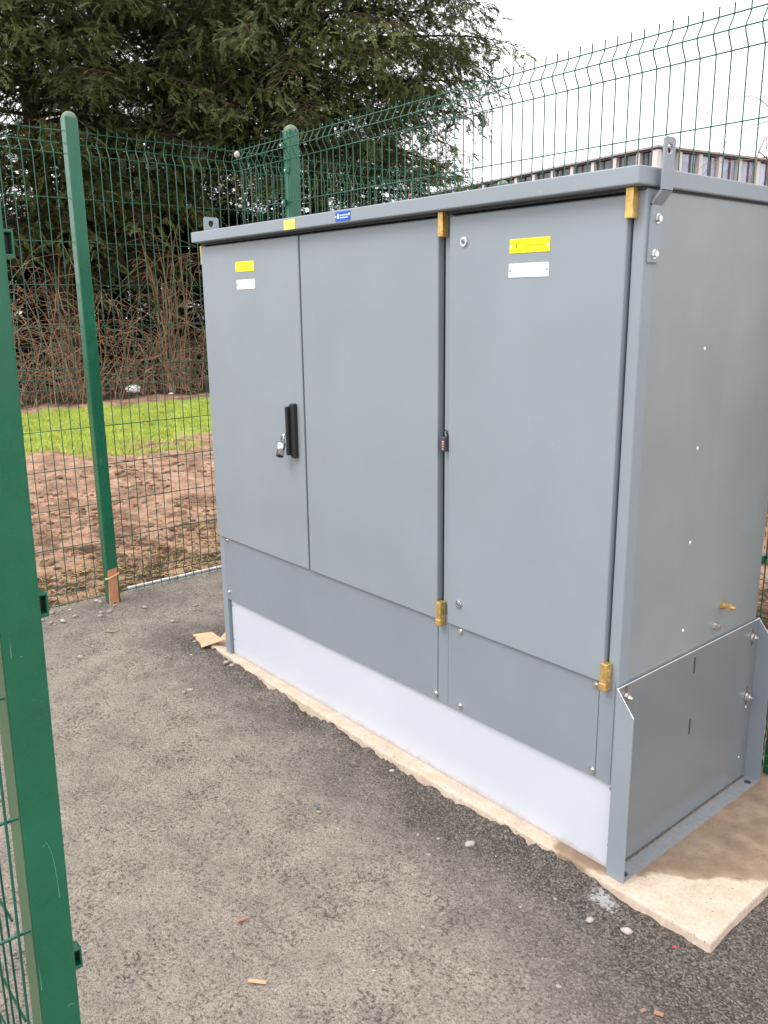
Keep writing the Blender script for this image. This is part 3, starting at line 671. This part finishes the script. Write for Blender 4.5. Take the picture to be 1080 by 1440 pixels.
# stones and litter
def stone(x, y, s, mat, lab, cat='stone', flat=.6, name='stone', group=None, seed=None):
    V, F = blob(2, seed or random.randrange(999)); a = random.uniform(0, 3)
    W = V * [s * 1.2, s * .85, s * flat]; W = np.stack([W[:, 0] * math.cos(a) - W[:, 1] * math.sin(a), W[:, 0] * math.sin(a) + W[:, 1] * math.cos(a), W[:, 2]], 1)
    z = float(tz(np.array([x]), np.array([y]))[0]) if x > -1.1 else float(gz(np.array([x]), np.array([y]))[0])
    W += [x, y, z + s * flat * .5]; o = npmesh(name, W, F, mat, None, True); return tag(o, lab, cat, group)
stone(1.225, -.060, .008, PALE, 'small pale round pebble at the middle of the slab\'s front edge')
stone(1.679, -.150, .014, STONE, 'buff angular stone on dark tarmac in front of the plinth')
stone(2.186, -.105, .013, simple('pinkish_stone', (.42, .36, .35, 1), (.62, .56, .55, 1), 60), 'chalky pink-white stone on tarmac near the slab corner')
stone(2.106, -.150, .011, STONE, 'brown stone left of the chalky pink one near the slab corner')
stone(.078, -.036, .013, STONE, 'grey stone beside the slab near the cabinet\'s left leg, the left one of two')
stone(.112, -.030, .012, STONE, 'grey stone beside the slab near the cabinet\'s left leg, the right one of two')
for k in range(26):
    x = -1.03 + random.uniform(-.02, .16); y = random.uniform(-.75, -.12)
    stone(x, y, random.uniform(.005, .018), PALE if random.random() < .2 else STONE, 'rubble stone along the foot of the left fence', 'rubble', .55, 'rubble_stone', 'rubble stones at the foot of the left fence')
for k in range(24):
    x = random.uniform(-.9, .3); y = random.uniform(-.5, .5)
    if x > -.2 and y > -.08: continue
    stone(x, y, random.uniform(.006, .015), STONE, 'grey chipping lying on the far tarmac', 'stone', .45, 'chipping', 'loose chippings on the far tarmac')
for k in range(34):
    x = random.uniform(1.5, 2.85); y = random.uniform(-.75, -.07) if x < 2.4 else random.uniform(-.6, .3)
    stone(x, y, random.uniform(.003, .007), STONE if random.random() < .93 else PALE, 'small chipping on dark tarmac round the slab corner', 'stone', .6, 'chipping', 'small chippings round the slab corner')
def scrap(x, y, L, W, rot, col, lab, name, cat, thick=.003):
    z = float(tz(np.array([x]), np.array([y]))[0]) + .003
    m4 = Matrix.Translation((x, y, z)) @ Matrix.Rotation(R(rot), 4, 'Z') @ Matrix.Rotation(R(4), 4, 'Y')
    b = bmesh.new(); bx(b, -L / 2, L / 2, -W / 2, W / 2, 0, thick, .0006, 1)
    for v in b.verts: v.co.z += (v.co.x / L) ** 2 * .006; v.co.y += .15 * W * math.sin(v.co.x / L * 5)
    bmesh.ops.transform(b, matrix=m4, verts=b.verts)
    c = tuple(col) + (1,); tag(obj(name, b, simple(name + '_mat', tuple(v * .8 for v in col) + (1,), c, 40)), lab, cat)
scrap(1.712, -.904, .045, .010, 42, (.62, .44, .28), 'straight sliver of pale wood on the nearest tarmac', 'wood_chip', 'wood chip')
scrap(1.513, -.826, .028, .009, 80, (.48, .22, .13), 'small orange-brown dead leaf above the wood sliver', 'dead_leaf', 'leaf')
scrap(1.238, -.380, .012, .005, 60, (.05, .25, .55), 'tiny blue scrap on tarmac beside a yellow one', 'plastic_scrap', 'litter')
scrap(1.257, -.393, .012, .004, 30, (.75, .65, .08), 'tiny yellow scrap on tarmac beside a blue one', 'plastic_scrap', 'litter')
scrap(2.301, -.075, .010, .008, 20, (.55, .08, .10), 'tiny red scrap on tarmac at the slab corner', 'plastic_scrap', 'litter')
scrap(.994, -.826, .022, .004, 65, (.55, .45, .36), 'pale straw fragment on light tarmac', 'straw_fragment', 'litter')
scrap(-.62, -.28, .05, .012, 50, (.45, .33, .2), 'thin brown stick on far tarmac near the stake', 'stick', 'stick')
scrap(2.386, -.280, .020, .012, 20, (.42, .22, .15), 'larger orange-brown leaf fragment at the bottom edge right of centre', 'dead_leaf', 'leaf')
scrap(2.358, -.300, .014, .008, 70, (.38, .22, .16), 'smaller orange-brown leaf fragment at the bottom edge right of centre', 'dead_leaf', 'leaf')
scrap(.40, -.62, .03, .010, 10, (.33, .24, .17), 'curled brown leaf on light tarmac in the middle distance', 'dead_leaf', 'leaf')
for (x, y, s, lab) in ((-11.2, 4.62, .13, 'crumpled white plastic bag caught in brambles beyond the grass'), (-11.0, 5.25, .05, 'small white wrapper under the brambles right of the bag')):
    V, F = blob(3, 5); W = V * [s, s, s * .6] + [x, y, .14 if s > .1 else .02]; tag(npmesh('litter_bag', W, F, WHT, None, False), lab, 'litter')

# ------------------------------------------------------------------ trees
def sprayproto(seed):
    r = np.random.default_rng(seed); Q = []
    n = 16; L = 1.0
    ax = lambda t: np.array([t * .72, 0, -.08 * t - .34 * t * t])
    def blade(p, q, w, nrm):
        d = q - p; s = np.cross(d, nrm); s /= np.linalg.norm(s) + 1e-9
        m_ = p + d * .45; return [p, m_ + s * w, q, m_ - s * w]
    for i in range(n):
        t = .08 + .92 * i / (n - 1); p = ax(t); d = ax(min(t + .05, 1.05)) - ax(t); d /= np.linalg.norm(d)
        for sgn in (-1, 1):
            side = np.array([0, sgn, 0.]); l = (.25 * (1 - .5 * t) + .03) * r.uniform(.6, 1.2)
            q = p + (d * .7 + side * .85 + np.array([0, 0, r.uniform(-.35, .2)])) * l
            Q.append(blade(p, q, .030, np.array([r.uniform(-.5, .5), r.uniform(-.5, .5), 1])))
    Q.append(blade(ax(.75), ax(1.15), .03, np.array([0, 1., .3])))
    Q.append(blade(ax(0), ax(.5), .012, np.array([0, 1., .2]))); Q.append(blade(ax(.5), ax(1.), .01, np.array([0, 1., .2])))
    return np.array(Q)           # (q,4,3)
SP = [sprayproto(k) for k in range(8)]
def place_sprays(pos, az, pitch, size, roll, tone):
    out = []; tn = []
    for k in range(len(SP)):
        idx = np.arange(len(pos))[np.arange(len(pos)) % len(SP) == k]
        if len(idx) == 0: continue
        A, Pp, Rr = az[idx], pitch[idx], roll[idx]
        q = SP[k].reshape(-1, 3)[None] * size[idx][:, None, None]
        x, y, z = q[..., 0], q[..., 1], q[..., 2]
        cr, sr = np.cos(Rr)[:, None], np.sin(Rr)[:, None]; y, z = y * cr - z * sr * .4, y * sr + z
        cp, sp_ = np.cos(Pp)[:, None], np.sin(Pp)[:, None]; x, z = x * cp - z * sp_, x * sp_ + z * cp
        ca, sa = np.cos(A)[:, None], np.sin(A)[:, None]; x, y = x * ca - y * sa, x * sa + y * ca
        W = np.stack([x, y, z], -1) + pos[idx][:, None, :]
        nq = SP[k].shape[0]; out.append(W.reshape(-1, 3)); tn.append(np.repeat(tone[idx], nq) + rng.normal(0, .07, len(idx) * nq))
    V = np.concatenate(out); return V, np.arange(len(V)).reshape(-1, 4), np.clip(np.concatenate(tn), 0, 1)
def conifer(name, x0, y0, H, rad, nl, seed, label, ztop=10.3, zmin=2.6, view=(3.2, -1.7)):
    r = np.random.default_rng(seed); t = empty(name, (x0, y0, -.05), label, 'tree', 'evergreen trees behind the fence')
    T = Tubes(8); ph = r.uniform(0, 6, 4)
    P = [(x0 + .12 * math.sin(h * .5 + ph[0]), y0 + .12 * math.sin(h * .6 + ph[1]), h) for h in np.linspace(-.15, H, 16)]
    T.add(P, np.linspace(.26, .03, 16)); T.add([(x0 - .35, y0 + .25, -.1), (x0 - .6, y0 + .6, 3), (x0 - .7, y0 + .9, 7)], [.15, .10, .04])
    T.build('trunk', BARK, t)
    B = Tubes(4); pos, az, pit, sz, rol, ton = [], [], [], [], [], []
    for i in range(nl):
        h = zmin + (H - zmin) * min(.985, max(0, (i + r.uniform(-4, 5)) / nl)) ** 1.1; a = i * 2.399 + r.normal(0, .35)
        f = h / H; prof = rad * (.44 + .60 * min(1, max(0, h - 1.5) / 5)) * max(.02, 1 - max(0, f - .42) / .58) ** .7
        L = prof * r.uniform(.72, 1.12); up = r.uniform(.10, .38) - .25 * (f < .25); droop = r.uniform(.25, .55)
        m = 14; s = np.linspace(0, 1, m); da = a + .25 * np.sin(s * 3 + r.uniform(0, 6)) * s
        LP = np.stack([x0 + np.cos(da) * s * L, y0 + np.sin(da) * s * L, h + L * (up * s - droop * s * s)], 1)
        LP[:, 2] = np.maximum(LP[:, 2], .25)
        B.add(LP, np.linspace(.045 * (1 - f) + .015, .006, m)); lt = r.normal(.5, .16)
        back = (math.cos(a) * (view[0] - x0) + math.sin(a) * (view[1] - y0)) / math.hypot(view[0] - x0, view[1] - y0) < -.35
        if h > ztop: dens = .12
        elif back: dens = .5
        else: dens = 1
        ns = int(L * 7.2 * dens)
        for j in range(ns):
            u = .12 + .88 * (j + r.uniform(0, 1)) / ns; k = u * (m - 1); k0 = min(int(k), m - 2); p = LP[k0] + (LP[k0 + 1] - LP[k0]) * (k - k0)
            sg = 1 if j % 2 else -1; a2 = a + sg * r.uniform(.35, 1.35); l2 = (.30 + .75 * (1 - u)) * r.uniform(.6, 1.15); drp = r.uniform(.3, .8)
            q = np.linspace(0, 1, 5); SPn = np.stack([p[0] + np.cos(a2) * l2 * q, p[1] + np.sin(a2) * l2 * q, p[2] + l2 * (.10 * q - drp * q * q)], 1); B.add(SPn, np.linspace(.012, .004, 5))
            nn = max(4, int(l2 * 15))
            tj = lt + r.normal(0, .08)
            for e in range(nn):
                w = (e + r.uniform(.2, 1)) / nn * 4; w0 = min(int(w), 3); pp = SPn[w0] + (SPn[w0 + 1] - SPn[w0]) * (w - w0)
                pos.append(pp + r.normal(0, .05, 3) - [0, 0, abs(r.normal(0, .16))]); az.append(a2 + r.normal(0, .9)); pit.append(r.normal(.06, .42)); sz.append(r.uniform(.17, .30)); rol.append(r.normal(0, .5)); ton.append(tj + r.normal(0, .06) + .12 * (u - .5))
    ncl = int(nl * (2.0 if seed == 8 else 1.65))
    for c in range(ncl):
        h = zmin + 1.0 + (ztop + .6 - zmin) * r.uniform(0, 1); f = h / H
        prof = rad * (.44 + .60 * min(1, max(0, h - 1.5) / 5)) * max(.02, 1 - max(0, f - .42) / .58) ** .7
        va = math.atan2(view[1] - y0, view[0] - x0); a = va + r.uniform(-1.75, 1.75); rr = prof * math.sqrt(r.uniform(.02, .72))
        cc = np.array([x0 + math.cos(a) * rr, y0 + math.sin(a) * rr, h - .12 * rr]); k = 52; tj = r.normal(.52, .15)
        q = r.normal(0, 1, (k, 3)) * [.27, .27, .12]; dz = np.abs(r.normal(0, .12, k)); q[:, 2] -= dz + .25 * np.hypot(q[:, 0], q[:, 1])
        for e in range(k):
            pos.append(cc + q[e]); az.append(math.atan2(q[e, 1], q[e, 0]) + r.normal(0, .6)); pit.append(r.normal(0, .4)); sz.append(r.uniform(.15, .27)); rol.append(r.normal(0, .5)); ton.append(tj + r.normal(0, .07) + .4 * q[e, 2])  # tuft tops get a lighter tone, daylight put into the colour
    B.build('branches', BARK, t)
    V, F, tn = place_sprays(np.array(pos), np.array(az), np.array(pit), np.array(sz), np.array(rol), np.array(ton))
    o = npmesh('crown', V, F, LEAF, t, False, {'tone': tn})
    return len(pos)
n1 = conifer('yew_tree', -14.2, 4.5, 15.0, 4.3, 210, 3, 'tall dark evergreen at left with drooping foliage, behind the left fence post')
n2 = conifer('yew_tree', -12.3, 9.6, 15.0, 3.95, 210, 8, 'dark evergreen whose drooping right edge stands against white sky above the cabinet', zmin=3.3)
n3 = conifer('yew_tree', -16.4, 8.2, 14.0, 3.6, 110, 5, 'evergreen in shade behind and between the two nearer evergreens')
print('sprays', n1, n2, n3)
# dark hedge behind the trunks
def hedge(name, pts, h, dep, n, label, seed, mat=HEDGE):
    r = np.random.default_rng(seed); pts = np.array(pts, float); seg = np.linalg.norm(np.diff(pts, axis=0), axis=1); cum = np.concatenate([[0], np.cumsum(seg)])
    s = r.uniform(0, cum[-1], n); x = np.interp(s, cum, pts[:, 0]); y = np.interp(s, cum, pts[:, 1])
    hh = h * (1 + .16 * fbm(s, s * 0, .7, 3, seed)); z = hh * r.uniform(0, 1, n) ** .8; dd = r.uniform(-dep, dep, n) * np.sqrt(np.clip(1 - (z / (h * 1.25)) ** 2, .05, 1))
    pos = np.stack([x + dd, y + r.normal(0, .1, n), z], 1); V, F, tn = place_sprays(pos, r.uniform(-1.2, 1.2, n), r.normal(.1, .5, n), r.uniform(.3, .6, n), r.normal(0, .8, n), r.normal(.4, .15, n))
    t = empty(name, (pts[0][0], pts[0][1], 0), label, 'hedge')
    npmesh('foliage', V, F, mat, t, False, {'tone': tn})
    T = Tubes(5)
    for k in range(int(cum[-1] * 3)):
        q = r.uniform(0, cum[-1]); X, Y = np.interp(q, cum, pts[:, 0]), np.interp(q, cum, pts[:, 1]); T.add([(X, Y, -.05), (X + r.normal(0, .2), Y + r.normal(0, .2), h * .5), (X + r.normal(0, .4), Y + r.normal(0, .4), h * .85)], [.03, .02, .008])
    T.build('stems', BARK, t)
hedge('evergreen_hedge', [(-15.2, -1.5), (-15.6, 3.5), (-15.0, 8), (-13.5, 13)], 3.5, .9, 15000, 'dense dark hedge in shade behind the bare brambles', 31)

# bramble thicket: arching bare stems
def arc_stem(T, r, x, y, H, spread, rad, sub=3):
    a = r.uniform(0, 6.28); m = 9; s = np.linspace(0, 1, m); bend = r.uniform(.4, 1.6); k = r.normal(0, .05, (m, 3)).cumsum(0) * .5
    P = np.stack([x + np.cos(a) * spread * s ** 1.4, y + np.sin(a) * spread * s ** 1.4, H * (np.sin(np.minimum(s * bend, 1) * 1.57) - .35 * np.maximum(0, s - .6) * bend)], 1) + k * [1, 1, .6]; P[0, 2] = -.05
    P[:, 2] = np.maximum(P[:, 2], -.05 + .06 * s); T.add(P, np.linspace(rad, rad * .4, m))
    for j in range(sub):
        i = r.integers(2, m - 1); b = P[i]; a2 = a + r.normal(0, 1.2); L = r.uniform(.15, .55) * H * .6; q = np.linspace(0, 1, 5)
        Q = np.stack([b[0] + np.cos(a2) * L * q, b[1] + np.sin(a2) * L * q, b[2] + L * (r.uniform(-.3, 1.0) * q - .5 * q * q)], 1) + r.normal(0, .015, (5, 3)); Q[0] = b; T.add(Q, np.linspace(rad * .6, rad * .25, 5))
r = np.random.default_rng(91); T = Tubes(4)
for i in range(380):
    y = r.uniform(-.5, 9.0); x = -11.8 - .15 * (y - 4) * .2 + r.normal(0, .5); arc_stem(T, r, x, y, r.uniform(.35, 1.5) ** 1.3 * 1.3, r.uniform(.5, 1.9), r.uniform(.004, .0085), 4)
for i in range(700):      # short criss-crossing twigs
    p = np.array([-11.6 + r.normal(0, .6), r.uniform(-.5, 9), abs(r.normal(0, .55)) + .05]); d = r.normal(0, 1, 3) * [1, 1, .7]; d /= np.linalg.norm(d); L = r.uniform(.25, .9); q = np.linspace(-.5, .5, 6)[:, None]; c = r.normal(0, .25, 3)
    P = p + d * q * L + c * q * q * L * 1.5; P[:, 2] = np.maximum(P[:, 2], -.03); T.add(P, np.linspace(.0055, .0025, 6))
tag(T.build('bramble_thicket', TWIG), 'tangle of bare tan bramble stems at the back of the grass', 'brambles', kind='stuff')
def bare_shrub(x, y, H, n, label, seed, rad=.008, spread=.7):
    r = np.random.default_rng(seed); t = empty('bare_shrub', (x, y, 0), label, 'shrub', 'leafless shrubs beyond the fences'); T = Tubes(4)
    for i in range(n): arc_stem(T, r, x + r.normal(0, .12), y + r.normal(0, .12), H * r.uniform(.65, 1.05), spread * r.uniform(.3, 1), rad * r.uniform(.6, 1.2), 5)
    T.build('stems', TWIG, t)
bare_shrub(-12.3, 6.0, 3.3, 26, 'leafless shrub of tall pale stems just left of the cabinet', 1, .012, 1.2)
bare_shrub(-12.5, 4.0, 2.9, 22, 'leafless shrub behind the left fence post', 2, .011, 1.1)
bare_shrub(-11.9, 2.4, 2.6, 20, 'leafless shrub seen beside the near gate upright', 3, .010, 1.1)
bare_shrub(-4.4, 5.3, 2.9, 16, 'thin leafless shrub showing above the lid near the rounded post', 4, .006, .8)
bare_shrub(-2.3, 4.6, 2.55, 9, 'thin leafless shrub arching over the middle of the cabinet lid', 5, .005, .9)
bare_shrub(.92, 3.4, 3.0, 14, 'thin leafless shrub behind the fence at the right edge', 6, .005, .45)

# ------------------------------------------------------------------ distant building
Cn = np.array([-35.026, 57.923]); UL = np.array([-53.75 + 35.026, 60.92 - 57.923]); UL /= np.linalg.norm(UL); UR = np.array([-UL[1], UL[0]]); UR = UR if UR[1] > 0 else -UR
bl = empty('office_building', (Cn[0], Cn[1], 0), 'long flat-roofed office block with pale fins and dark windows beyond the fence', 'building')
FIN = simple('pale_render', (.62, .57, .53, 1), (.70, .65, .61, 1), 1.5, .8); FAS = simple('dark_fascia', (.10, .09, .095, 1), (.15, .13, .13, 1), 2, .6)
def glass(name, c):
    m = M(name, c, .08, 0, .8); m.col(m.ramp(m.noise(.6, 3), [(.35, c), (.65, tuple(v * 1.9 for v in c[:3]) + (1,))])); return m.m
GL1 = glass('dark_glazing', (.055, .065, .07, 1)); GL2 = glass('sky_lit_glazing', (.26, .27, .36, 1))  # right-hand panes carry the reflected sky in their colour
def wallbox(o0, u, s0, s1, n, d0, d1, z0, z1, bm):
    """box on a facade: along u from s0..s1, out along n from d0..d1"""
    a = Cn + u * s0 + n * d0; pts = [a, Cn + u * s1 + n * d0, Cn + u * s1 + n * d1, Cn + u * s0 + n * d1]
    prism(bm, [(p[0], p[1], z0) for p in pts], (0, 0, z1 - z0))
nL = -UR; nR = -UL      # outward normals
b = bmesh.new(); wallbox(Cn, UL, .25, 31.7, nL, -18, -.28, -.1, 12.72, b); bcore = obj('wall', b, FAS, bl)
b = bmesh.new(); wallbox(Cn, UL, -.35, 32.3, nL, -18.4, .30, 12.86, 13.0, b); obj('roof', b, simple('roof_edge', (.30, .28, .27, 1), (.38, .36, .34, 1), 2), bl)
b = bmesh.new(); wallbox(Cn, UL, -.1, 32, nL, -18.1, .08, 12.74, 12.86, b); obj('fascia', b, FAS, bl)
fins = bmesh.new()
sl = [0.0] + [1.77 + 2.41 * k for k in range(13)]; sr = [0.0] + [2.43 + 2.37 * k for k in range(7)]
for s in sl: wallbox(Cn, UL, s - .16, s + .16, nL, -.25, .12, 0, 12.74, fins) if s > 0 else wallbox(Cn, UL, -.12, .35, nL, -.3, .12, 0, 12.74, fins)
for s in sr[1:]: wallbox(Cn, UR, s - .2, s + .2, nR, -.25, .12, 0, 12.74, fins)
for z in (0.0, 4.0, 8.0): wallbox(Cn, UL, .36, 31.6, nL, -.26, -.10, z, z + 1.0, fins); wallbox(Cn, UR, .3, 17.6, nR, -.26, -.10, z, z + 1.0, fins)
obj('fins', fins, FIN, bl)
for fl in (9.0, 5.0):
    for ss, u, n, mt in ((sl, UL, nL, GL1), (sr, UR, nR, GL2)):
        for a_, c_ in zip(ss, ss[1:]):
            b = bmesh.new(); wallbox(Cn, u, a_ + .3, c_ - .3, n, -.24, -.20, fl, fl + 3.7, b); w = obj('window', b, mt, bl)
            b = bmesh.new(); md = a_ + (c_ - a_) * .62; wallbox(Cn, u, md - .09, md + .09, n, -.19, -.12, fl, fl + 3.7, b); obj('mullion', b, FAS, w)

# ------------------------------------------------------------------ camera, light, world
f, yaw, pit, rol = 1183.79, .8681, -.2391, -.0117
cam = bpy.data.cameras.new('camera'); co = bpy.data.objects.new('camera', cam); C.objects.link(co)
F = Vector((-math.sin(yaw) * math.cos(pit), math.cos(yaw) * math.cos(pit), math.sin(pit))); Rt = Vector((math.cos(yaw), math.sin(yaw), 0)); Up = Rt.cross(F)
Rt, Up = Rt * math.cos(rol) + Up * math.sin(rol), -Rt * math.sin(rol) + Up * math.cos(rol)
co.matrix_world = Matrix(((Rt.x, Up.x, -F.x, 3.1872), (Rt.y, Up.y, -F.y, -1.7442), (Rt.z, Up.z, -F.z, 1.5147), (0, 0, 0, 1)))
cam.sensor_fit = 'VERTICAL'; cam.sensor_height = 36; cam.lens = f / 1440 * 36; cam.clip_start = .05; cam.clip_end = 500
S.camera = co
SUN = Vector((-.25, -.80, 1.1)).normalized()
sl_ = bpy.data.lights.new('sun', 'SUN'); sl_.energy = 1.3; sl_.angle = R(28); sl_.color = (1, .97, .93); so = bpy.data.objects.new('sun', sl_); C.objects.link(so)
so.rotation_euler = SUN.to_track_quat('Z', 'Y').to_euler()
w = bpy.data.worlds.new('World'); S.world = w; w.use_nodes = True; nt = w.node_tree; bg = nt.nodes['Background']
sky = nt.nodes.new('ShaderNodeTexSky'); sky.sky_type = 'NISHITA'; sky.sun_disc = False; sky.sun_elevation = math.asin(SUN.z); sky.sun_rotation = math.atan2(SUN.x, SUN.y); sky.dust_density = 3
mx = nt.nodes.new('ShaderNodeMix'); mx.data_type = 'RGBA'; mx.inputs[0].default_value = .86; mx.inputs[7].default_value = (13.5, 13.2, 13.6, 1)
nt.links.new(sky.outputs[0], mx.inputs[6]); nt.links.new(mx.outputs[2], bg.inputs['Color']); bg.inputs['Strength'].default_value = .1
vs = S.view_settings; vs.view_transform = 'Standard'; vs.look = 'None'; vs.exposure = .66; vs.gamma = 1
